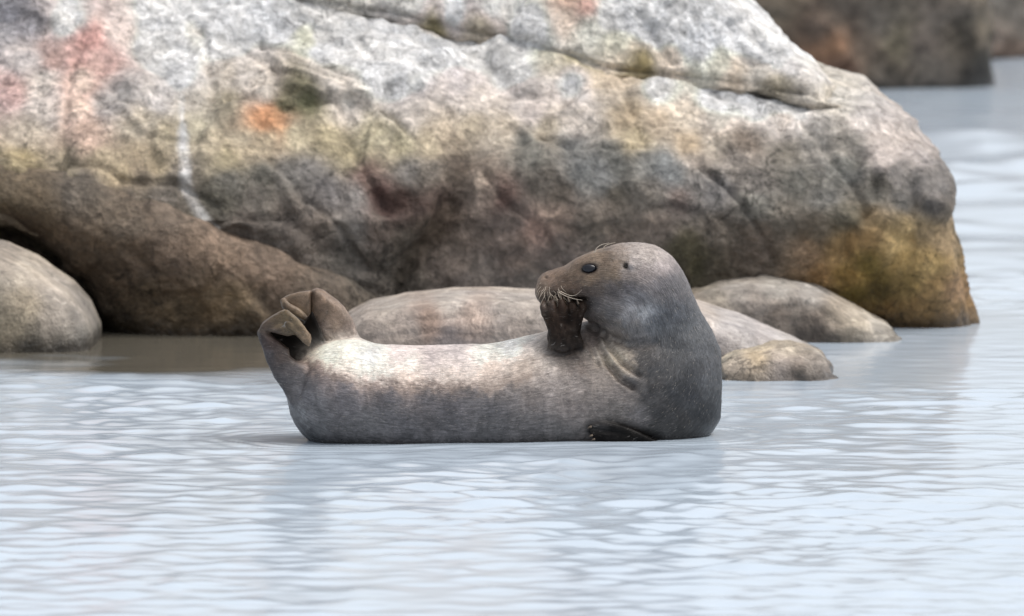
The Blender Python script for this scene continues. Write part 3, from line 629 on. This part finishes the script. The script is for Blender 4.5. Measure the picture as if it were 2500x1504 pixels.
# far hind flipper
HF = [chain([(850, 872, 50, 0.07, .7), (836, 825, 32, 0.085, .6), (820, 785, 30, 0.088, .5), (800, 752, 24, 0.09, .5), (780, 730, 16, 0.09, .6)], 4),
      plate([(873, 830), (869, 812), (857, 780), (838, 753), (820, 735), (801, 722), (789, 711), (773, 705), (763, 708), (762, 768), (765, 782), (773, 796), (778, 822), (800, 845), (840, 850)], 0.085, 0.060, 0.112, 0.018),
      plate([(759, 709), (730, 712), (701, 720), (685, 731), (685, 740), (690, 752), (714, 764), (748, 780), (759, 772)], 0.078, 0.062, 0.098, 0.010),
      chain([(692, 735, 9, 0.052, 1), (700, 748, 11, 0.046, 1), (722, 761, 11.5, 0.042, 1), (741, 774, 9, 0.042, 1), (751, 784, 4.5, 0.044, 1)], 3)]
# raised fore flipper
FO = [chain([(1384, 872, 44, 0.006, .5), (1380, 846, 46, -0.012, .5), (1376, 818, 43, 0.000, .45), (1376, 800, 38, 0.004, .4)], 4)]
DY = [0.012, 0.004, 0.000, -0.002, 0.002]
digits = [[(1350, 800), (1336, 772), (1326, 748), (1336, 736)], [(1362, 796), (1352, 766), (1348, 742), (1352, 730)], [(1377, 794), (1374, 764), (1372, 740), (1370, 728)], [(1392, 796), (1396, 768), (1397, 744), (1390, 732)], [(1404, 800), (1416, 772), (1423, 750), (1412, 737)]]
for i, dg in enumerate(digits):
    yy = DY[i]
    FO.append(chain([(a, b, r, yy + q, 1) for (a, b), r, q in zip(dg, (14, 12, 10.5, 6.5), (0.0, -0.006, -0.004, 0.012))], 3))
for p, k in ((P_SPINE, 0), (P_RUMPR, 0.09), (P_SKULL, 0.05), (P_JAW, 0.012), (P_JOWL, 0.008), (P_PAD, 0.02), (P_BROW, 0.02), (P_NOSE, 0.015), (P_CHEEK, 0.04)): SF.apply(p, k)
SF.apply(HN[0], 0.02); SF.apply(HN[1], 0.014)
for p in HN[2:]: SF.apply(p, 0.005)
SF.apply(P_SHADE_WEB, 0.012)
SF.apply(HF[0], 0.03); SF.apply(HF[1], 0.012)
for p in HF[2:]: SF.apply(p, 0.005)
SF.apply(FO[0], 0.010)
for p in FO[1:]: SF.apply(p, 0.004)
LFY = float(SF.surf(1490, 1050, -0.19, 0.3)[1]) - 0.010
LF = [chain([(1600, 1084, 10, LFY + 0.03, .8), (1552, 1064, 11, LFY + 0.004, .8), (1505, 1046, 11, LFY, .7), (1468, 1038, 10, LFY, .7), (1443, 1042, 6, LFY, .7)], 3),
      chain([(1545, 1066, 9, LFY, .9), (1495, 1055, 9, LFY + 0.004, .8), (1443, 1053, 6, LFY + 0.002, .8)], 3),
      chain([(1540, 1072, 9, LFY, .9), (1495, 1065, 9, LFY - 0.002, .8), (1446, 1063, 5, LFY - 0.004, .8)], 3),
      chain([(1540, 1078, 9, LFY, .9), (1495, 1075, 8, LFY - 0.004, .8), (1456, 1073, 5, LFY - 0.006, .8)], 3)]
SF.apply(LF[0], 0.003)
for p in LF[1:]: SF.apply(p, 0.003)
eye_p = SF.surf(1439, 656, -0.05, 0.2); ear_p = SF.surf(1528, 650, -0.05, 0.2)
def ball(p, r, sy=1.0):
    p = np.array(p)
    return (lambda x, y, z: (np.sqrt((x - p[0]) ** 2 + ((y - p[1]) / sy) ** 2 + (z - p[2]) ** 2) - r).astype(np.float32), p - r * max(1, sy), p + r * max(1, sy))
SF.apply(ball(ear_p + np.array((0, 0.002, 0)), 0.0062, 1.6), 0.008, 'carve')
SF.apply(ball(ear_p + np.array((0.013, -0.001, 0.001)), 0.006), 0.010)
def ellip(p, rx, ry, rz, rot=0):
    p = np.array(p); c, s = math.cos(rot), math.sin(rot)
    def f(x, y, z):
        X, Y_, Z = x - p[0], y - p[1], z - p[2]
        X, Z = X * c + Z * s, -X * s + Z * c
        return ((np.sqrt((X / rx) ** 2 + (Y_ / ry) ** 2 + (Z / rz) ** 2) - 1) * min(rx, ry, rz)).astype(np.float32)
    R = max(rx, ry, rz)
    return f, p - R, p + R
SF.apply(ellip(eye_p, 0.0185, 0.010, 0.0108, 0.05), 0.006, 'carve')
# nostril slit and mouth line
ns = SF.surf(1330, 676, -0.05, 0.2)
if ns is not None: SF.apply(ellip(ns, 0.008, 0.006, 0.003, -0.6), 0.004, 'carve')
m_line = [SF.surf(a, b, -0.05, 0.2) for a, b in ((1424, 729), (1412, 731), (1400, 733))]
for p in m_line:
    if p is not None: SF.apply(ellip(p, 0.010, 0.008, 0.0035, 0.1), 0.005, 'carve')
def FO_D(v): return np.min([p[0](v[:, 0].astype(np.float32), v[:, 1].astype(np.float32), v[:, 2].astype(np.float32)) for p in FO], 0)
V, Q = SF.mesh()
N = vnormals(V, Q)
px, py = proj(V)
near = np.clip(-N[:, 1] * 2.0 + 0.3, 0, 1)
d = 0.0015 * fbm(V * 30, 3, 5) + 0.003 * fbm(V * 9, 2, 6)
for line, wid, dep in (([(1452, 800), (1462, 838), (1482, 884), (1515, 925), (1545, 945)], 8, 0.017), ([(1470, 812), (1490, 850), (1520, 888), (1560, 915)], 7, 0.012),
                       ([(1440, 800), (1446, 845), (1460, 890)], 7, 0.008), ([(1330, 858), (1372, 868), (1418, 856)], 7, 0.008),
                       ([(1440, 792), (1470, 812), (1505, 834), (1535, 846), (1575, 846), (1600, 836)], 8, 0.005), ([(720, 985), (738, 930), (752, 895)], 7, 0.006), ([(790, 832), (830, 826), (868, 818)], 5, 0.004)):
    d -= near * dep * np.exp(-(polydist(px, py, line) / wid) ** 2)
for line, wid, dep in (([(1461, 800), (1474, 846), (1500, 890), (1535, 922)], 9, 0.003), ([(1484, 812), (1506, 845), (1540, 880)], 7, 0.002)):
    d += near * dep * np.exp(-(polydist(px, py, line) / wid) ** 2)
fo_w = np.clip(1 - FO_D(V) / 0.006, 0, 1)
d += fo_w * (0.0030 * fbm(V * np.array((150, 60, 50)), 3, 92) - 0.0015)
V = V + N * d[:, None]

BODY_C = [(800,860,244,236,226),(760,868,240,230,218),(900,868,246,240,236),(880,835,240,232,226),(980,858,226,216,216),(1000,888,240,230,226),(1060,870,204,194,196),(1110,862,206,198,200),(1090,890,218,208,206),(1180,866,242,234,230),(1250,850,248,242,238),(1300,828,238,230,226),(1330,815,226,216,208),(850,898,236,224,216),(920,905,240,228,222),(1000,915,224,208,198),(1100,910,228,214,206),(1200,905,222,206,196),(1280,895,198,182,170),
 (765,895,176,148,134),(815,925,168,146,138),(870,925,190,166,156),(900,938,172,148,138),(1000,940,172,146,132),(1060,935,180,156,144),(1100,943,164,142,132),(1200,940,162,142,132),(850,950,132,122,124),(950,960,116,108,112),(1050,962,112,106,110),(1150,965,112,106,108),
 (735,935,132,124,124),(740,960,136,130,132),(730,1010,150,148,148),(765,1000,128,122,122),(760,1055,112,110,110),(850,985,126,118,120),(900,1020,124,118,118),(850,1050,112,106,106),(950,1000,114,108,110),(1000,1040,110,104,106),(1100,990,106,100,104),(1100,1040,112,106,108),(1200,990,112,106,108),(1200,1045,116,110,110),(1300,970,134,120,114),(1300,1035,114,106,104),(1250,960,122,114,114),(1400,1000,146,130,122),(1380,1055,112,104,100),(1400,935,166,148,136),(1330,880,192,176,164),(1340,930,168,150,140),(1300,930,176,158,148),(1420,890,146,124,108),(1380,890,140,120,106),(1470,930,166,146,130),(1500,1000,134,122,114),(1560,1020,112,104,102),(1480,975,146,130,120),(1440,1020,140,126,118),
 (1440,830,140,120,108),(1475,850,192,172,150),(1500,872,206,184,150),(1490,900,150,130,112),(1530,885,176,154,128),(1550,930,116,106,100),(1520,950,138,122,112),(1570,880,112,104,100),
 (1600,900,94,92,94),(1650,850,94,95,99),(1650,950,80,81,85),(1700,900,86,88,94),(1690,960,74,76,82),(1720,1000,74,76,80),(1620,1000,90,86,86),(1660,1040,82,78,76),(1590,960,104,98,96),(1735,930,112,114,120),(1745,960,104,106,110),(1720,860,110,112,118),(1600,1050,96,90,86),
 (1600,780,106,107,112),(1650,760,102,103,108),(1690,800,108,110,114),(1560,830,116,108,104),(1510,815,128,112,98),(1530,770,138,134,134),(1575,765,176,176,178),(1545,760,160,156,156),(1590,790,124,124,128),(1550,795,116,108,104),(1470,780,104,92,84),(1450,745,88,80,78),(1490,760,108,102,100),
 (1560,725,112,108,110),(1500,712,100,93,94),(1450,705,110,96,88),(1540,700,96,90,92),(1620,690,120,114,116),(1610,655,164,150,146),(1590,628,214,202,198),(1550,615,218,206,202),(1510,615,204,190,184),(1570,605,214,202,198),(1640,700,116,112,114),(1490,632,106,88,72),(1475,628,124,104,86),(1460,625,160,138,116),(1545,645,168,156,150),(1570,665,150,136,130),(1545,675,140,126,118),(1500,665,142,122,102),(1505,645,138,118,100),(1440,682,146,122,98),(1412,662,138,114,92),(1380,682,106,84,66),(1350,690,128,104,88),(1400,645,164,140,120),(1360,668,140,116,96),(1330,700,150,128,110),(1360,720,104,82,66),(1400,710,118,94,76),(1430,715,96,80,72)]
HN_C = [(640,830,88,74,70),(655,870,98,90,90),(690,930,104,100,102),(720,960,122,116,116),(690,870,108,92,84),(665,840,92,74,68),(648,800,110,92,78),(675,775,122,102,78),(700,770,140,118,88),(725,795,150,128,98),(745,820,156,132,106),(700,900,106,98,96)]
HF_C = [(780,725,150,126,106),(800,760,150,128,110),(820,790,164,142,124),(845,812,154,134,122),(795,805,160,142,130),(775,765,136,114,96),(740,730,148,126,106),(705,732,144,122,100),(735,768,146,124,98),(712,748,128,106,84),(850,840,200,188,178)]
FO_C = [(1380,800,50,37,29),(1350,780,66,49,38),(1400,770,36,26,21),(1370,830,40,29,23),(1410,820,26,19,15),(1345,850,60,48,40),(1330,745,90,74,64),(1372,755,64,48,38),(1420,745,48,36,29),(1345,815,50,37,29)]
LF_C = [(1470,1032,48,46,46),(1500,1050,24,23,23),(1450,1065,18,17,17),(1550,1060,30,28,27)]
wr = 8 * fbm(V * 22, 3, 60) + 16 * fbm(V * 95, 3, 66, 0.65); wr2 = 8 * fbm(V * 22, 3, 61) + 15 * fbm(V * 95, 3, 67, 0.65)
pxw, pyw = px + wr, py + wr2
def gd(prims): return np.min([p[0](V[:, 0].astype(np.float32), V[:, 1].astype(np.float32), V[:, 2].astype(np.float32)) for p in prims], 0)
dists = {'b': gd([P_SPINE, P_RUMPR, P_SKULL, P_JAW, P_JOWL]), 'hn': gd(HN), 'hf': gd(HF), 'fo': gd(FO), 'lf': gd(LF), 'shade_web': gd([P_SHADE_WEB])}
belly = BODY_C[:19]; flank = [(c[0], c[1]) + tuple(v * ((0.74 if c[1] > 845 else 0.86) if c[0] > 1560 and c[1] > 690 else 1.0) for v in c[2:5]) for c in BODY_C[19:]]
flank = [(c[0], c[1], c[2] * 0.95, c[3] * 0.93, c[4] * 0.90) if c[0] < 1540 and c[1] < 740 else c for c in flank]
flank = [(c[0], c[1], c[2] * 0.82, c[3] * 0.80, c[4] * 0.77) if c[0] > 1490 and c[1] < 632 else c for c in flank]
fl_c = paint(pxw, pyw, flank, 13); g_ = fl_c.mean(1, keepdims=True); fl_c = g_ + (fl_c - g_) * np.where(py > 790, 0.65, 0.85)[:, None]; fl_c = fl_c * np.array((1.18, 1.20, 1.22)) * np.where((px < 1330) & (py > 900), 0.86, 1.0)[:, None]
yb = np.interp(px, [600, 745, 780, 830, 900, 1000, 1100, 1200, 1270, 1330, 1380, 1400], [860, 876, 892, 918, 930, 938, 942, 938, 922, 896, 856, 800])
edge = np.interp(px, [1150, 1300], [3, 30])
mb = 1 / (1 + np.exp(np.clip((py + 1.5 * wr2 + 0.5 * wr - yb) / edge, -30, 30))) * np.clip((1420 - px) / 40, 0, 1) * (dists['b'] < gd([P_SKULL, P_JAW, P_JOWL]) - 0.001)
tan = np.exp(-((py + 1.2 * wr2 - yb - 6) / 16) ** 2) * (px < 1300)
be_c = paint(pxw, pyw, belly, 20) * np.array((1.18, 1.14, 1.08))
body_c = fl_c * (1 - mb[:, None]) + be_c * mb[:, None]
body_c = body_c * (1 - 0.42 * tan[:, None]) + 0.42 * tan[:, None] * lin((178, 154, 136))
colr = {'b': body_c, 'hn': 0.78 * paint(px + wr * .4, py + wr2 * .4, HN_C, 14), 'hf': 0.82 * paint(px + wr * .4, py + wr2 * .4, HF_C, 14), 'fo': paint(px, py, FO_C, 12) * (0.75 + 0.35 * fbm(V * np.array((130, 60, 45)), 3, 91))[:, None], 'lf': paint(px, py, LF_C, 12),
        'shade_web': np.tile(lin((10, 7, 6)), (len(V), 1))}  # near-black stands for the shade inside the folded flipper
num = 0; den = 0
for k in dists:
    w = np.exp(-np.clip(dists[k] + {'hn': 0.004, 'fo': -0.006, 'lf': -0.005, 'shade_web': -0.002}.get(k, 0), -0.02, 0.2) / {'b': 0.010, 'hn': 0.010, 'fo': 0.005}.get(k, 0.003)); num = num + w[:, None] * colr[k]; den = den + w
col = num / den[:, None] * 0.67
# dark skin round the eye; ear hole's shade painted in; palm mask unused
palm = np.exp(-(polydist(px, py, [(690, 822), (725, 850), (742, 872)]) / 26) ** 2) * (dists['hn'] < 0.01) * np.clip(V[:, 1] * -20 + 0.2, 0, 1) * 0
ear = np.exp(-((np.linalg.norm(V - ear_p - np.array((0, .003, 0)), axis=1)) / 0.0085) ** 4); col = col * (1 - 0.93 * ear[:, None])
eyem = np.exp(-((np.hypot((px - 1439) / 24.5, (py - 656) / 16)) ** 6)); col = col * (1 - eyem[:, None]) + eyem[:, None] * lin((40, 32, 28))
mth = np.exp(-(polydist(px, py, [(1396, 733), (1424, 729), (1430, 731)]) / 6) ** 2) * (N[:, 1] < 0); col *= (1 - 0.8 * mth[:, None])
# flow coordinates: along the spine and round it, for the lie of the fur
ax = catmull(spine + skull[1:], 8); axp = np.array([P(a[0], a[1], a[3]) for a in ax])
sl = np.concatenate(([0], np.cumsum(np.linalg.norm(np.diff(axp, axis=0), axis=1))))
best = np.full(len(V), 9.0); bi = np.zeros(len(V), int)
for i in range(len(axp)):
    q = ((V - axp[i]) ** 2).sum(1) - 0.8 * (ax[i][2] * 0.001) ** 2; m = q < best; best[m] = q[m]; bi[m] = i
T = np.gradient(axp, axis=0); T /= np.linalg.norm(T, axis=1)[:, None]; NN = np.stack((-T[:, 2], np.zeros(len(T)), T[:, 0]), 1)
rel = V - axp[bi]; along = sl[bi] + (rel * T[bi]).sum(1); ang = np.arctan2((rel * NN[bi]).sum(1), -rel[:, 1])
flow = np.stack((along, ang * 0.13, np.zeros(len(V))), 1)
seal = tag(empty('seal', (0.0, 0.06, 0.0)), 'grey seal with pale belly lying curled in shallow water, flipper raised to its mouth', 'seal')
def rel_v(v): return np.asarray(v) - np.array((0.0, 0.06, 0.0))
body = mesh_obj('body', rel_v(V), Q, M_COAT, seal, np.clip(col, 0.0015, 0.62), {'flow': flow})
body['label'] = 'pale cream belly, grey flanks, brown face'

# eye
def uvs(rx, ry, rz, rot, c, nu=28, nv=16):
    Vv = [(0, 0, rz)]; Qf = []
    for j in range(1, nv):
        a = math.pi * j / nv
        for i in range(nu):
            b = 2 * math.pi * i / nu; Vv.append((rx * math.sin(a) * math.cos(b), ry * math.sin(a) * math.sin(b), rz * math.cos(a)))
    Vv.append((0, 0, -rz)); L = len(Vv) - 1
    for i in range(nu): Qf.append((0, 1 + i, 1 + (i + 1) % nu)); Qf.append((L, 1 + (nv - 2) * nu + (i + 1) % nu, 1 + (nv - 2) * nu + i))
    for j in range(nv - 2):
        for i in range(nu):
            a = 1 + j * nu + i; b = 1 + j * nu + (i + 1) % nu; Qf.append((a, a + nu, b + nu, b))
    Vv = np.array(Vv); cc, s = math.cos(rot), math.sin(rot)
    x = Vv[:, 0] * cc - Vv[:, 2] * s; z = Vv[:, 0] * s + Vv[:, 2] * cc
    return np.stack((x, Vv[:, 1], z), 1) + np.array(c), Qf
ec = eye_p + np.array((0, 0.0045, 0))
v_, q_ = uvs(0.0185, 0.0105, 0.0112, 0.05, ec); eye = mesh_obj('eye', rel_v(v_), q_, M_EYE, seal)
eye['label'] = 'large glossy black eye'
lid = []
for i in range(41):
    a = 2 * math.pi * i / 40
    ex, ez = 0.0195 * math.cos(a), 0.0118 * math.sin(a) * (1.0 if math.sin(a) > 0 else 1.08)
    s = SF.surf(*[float(q[0]) for q in proj(np.array([[ec[0] + ex, ec[1] - 0.004, ec[2] + ez]]))], -0.05, 0.2)
    yy = s[1] if s is not None else ec[1]
    lid.append((ec[0] + ex, min(yy, ec[1] + 0.004), ec[2] + ez))
low = [lid[i] for i in range(21, 40)]
tube('eyelid', [rel_v(np.array(p) + np.array((0, 0.0004, -0.0026))) for p in low], [0.0004 + 0.0014 * math.sin(math.pi * i / 18) for i in range(19)], M_LOWLID, eye, 6)
lo_ = tube('eyelid', [rel_v(p) for p in lid], 0.0016, M_LID, eye, 6)

# whiskers
def whisker(p0, pts2, y_off, r0):
    """root pixel, further pixels, lift towards the camera at the tip"""
    s = SF.surf(p0[0], p0[1], -0.05, 0.25)
    Y0 = s[1] if s is not None else 0.10
    n = len(pts2); ctl = [P(p0[0], p0[1], Y0 + 0.002)] + [P(a, b, Y0 - y_off * (i + 1) / n) for i, (a, b) in enumerate(pts2)]
    c = catmull(ctl, 5); m = len(c)
    tube('whisker', [rel_v(p) for p in c], [r0 * (1 - 0.75 * i / (m - 1)) for i in range(m)], M_WHISK, seal, 5)
whisker((1450, 622), [(1456, 607), (1468, 598), (1487, 593)], 0.0, 0.0015)
whisker((1469, 614), [(1475, 603), (1484, 597), (1502, 592)], 0.0, 0.0015)
whisker((1362, 712), [(1380, 722), (1400, 729), (1422, 733)], 0.03, 0.0013)
whisker((1366, 710), [(1382, 718), (1395, 722), (1408, 719), (1421, 707)], 0.03, 0.0011)
for i in range(22):
    x0 = 1326 + 44 * rng.random(); y0 = 690 + 30 * rng.random()
    L = 16 + 34 * rng.random(); a = 1.45 + 0.55 * rng.standard_normal() * (0.6) + (0.25 if x0 < 1340 else -0.25)
    dx, dy = math.cos(a) * L, abs(math.sin(a)) * L
    bend = 5 * rng.standard_normal()
    whisker((x0, y0), [(x0 + dx * 0.5 + bend, y0 + dy * 0.5), (x0 + dx, y0 + dy)], 0.012 + 0.012 * rng.random(), 0.0004 + 0.0003 * rng.random())
for x0, y0, t in ((1320, 694, (1309, 712)), (1321, 700, (1310, 722)), (1324, 704, (1313, 726)), (1326, 688, (1314, 700))):
    whisker((x0, y0), [((x0 + t[0]) / 2 - 3, (y0 + t[1]) / 2 - 1), t], 0.0, 0.0008)

# claws
def claw(p, q, r, m_=None):
    a, b = np.array(p), np.array(q); m = (a + b) / 2 + np.array((0, -0.002, 0.001))
    c = catmull([a, m, b], 3); n = len(c)
    tube('claw', [rel_v(v) for v in c], [r * (1 - 0.85 * i / (n - 1)) for i in range(n)], m_ or M_CLAW, seal, 6)
for i, dg in enumerate(digits):
    (x, y) = dg[3]; yy = DY[i]
    claw(P(x, y + 5, yy - 0.003), P(x + (4 if i < 2 else -5), y - 8, yy - 0.003), 0.0034, M_CLAW)
claw(P(752, 830, -0.086), P(757, 845, -0.087), 0.0035)
claw(P(751, 781, 0.034), P(754, 790, 0.033), 0.003)
claw(P(1443, 1042, LFY - 0.002), P(1434, 1046, LFY - 0.003), 0.004)
claw(P(1446, 1063, LFY - 0.006), P(1437, 1067, LFY - 0.009), 0.0035)
claw(P(1452, 1072, LFY - 0.01), P(1443, 1076, LFY - 0.01), 0.003)

# short coat hairs lying along the body, from the nose towards the tail
def fur(n=60000):
    tri_a = np.linalg.norm(np.cross(V[Q[:, 2]] - V[Q[:, 0]], V[Q[:, 3]] - V[Q[:, 1]]), axis=1)
    ctr = V[Q].mean(1)
    skip = np.minimum(np.minimum(dists['fo'], dists['lf']), dists['shade_web'])[Q[:, 0]] < 0.004
    ok = (ctr[:, 2] > 0.03) & ~skip & (np.hypot((px[Q[:, 0]] - 1439) / 24, (py[Q[:, 0]] - 656) / 16) > 1)
    ok &= np.linalg.norm(ctr - ear_p, axis=1) > 0.011
    pr = tri_a * ok; f = rng.choice(len(Q), n, p=pr / pr.sum())
    w = rng.random((n, 4)); w /= w.sum(1, keepdims=True)
    p0 = (V[Q[f]] * w[:, :, None]).sum(1); vi = Q[f, 0]
    nn = vnormals(V, Q)[vi]; t = -T[bi[vi]] + rng.normal(0, 0.20, (n, 3))
    t -= nn * (t * nn).sum(1, keepdims=True); t /= np.linalg.norm(t, axis=1, keepdims=True)
    b = np.cross(t, nn); L = rng.uniform(0.005, 0.0105, n)[:, None]; wd = rng.uniform(0.00022, 0.00042, n)[:, None]
    fl = np.minimum(dists['hn'], dists['hf'])[vi] < 0.006; L[fl] *= 0.6
    lift = rng.uniform(0.10, 0.22, n)[:, None]
    a0 = p0 - nn * 0.0004; a1 = p0 + t * L * 0.55 + nn * L * 0.55 * lift; a2 = p0 + t * L + nn * L * lift * 0.75
    VV = np.stack((a0 - b * wd, a0 + b * wd, a1 + b * wd * 0.8, a1 - b * wd * 0.8, a2), 1).reshape(-1, 3)
    k = np.arange(n)[:, None] * 5
    faces = np.concatenate((k + np.array([[0, 1, 2]]), k + np.array([[0, 2, 3]]), k + np.array([[3, 2, 4]])))
    c = col[vi] * np.exp(rng.normal(0.0, 0.30, n))[:, None]
    pale = rng.random(n) < 0.05; c[pale] = c[pale] * 0.5 + 0.5 * lin((190, 180, 168))
    c = np.repeat(np.clip(c, 0.004, 0.85), 5, 0)
    m = NT('coat_hair'); vc = m.n('ShaderNodeVertexColor', layer_name='Col'); m.l(vc.outputs[0], m.p.inputs['Base Color'])
    m.p.inputs['Roughness'].default_value = 0.5; m.p.inputs['Specular IOR Level'].default_value = 0.3
    return tag(mesh_obj('fur', rel_v(VV), faces, m.m, body, c), kind='stuff')
fur()
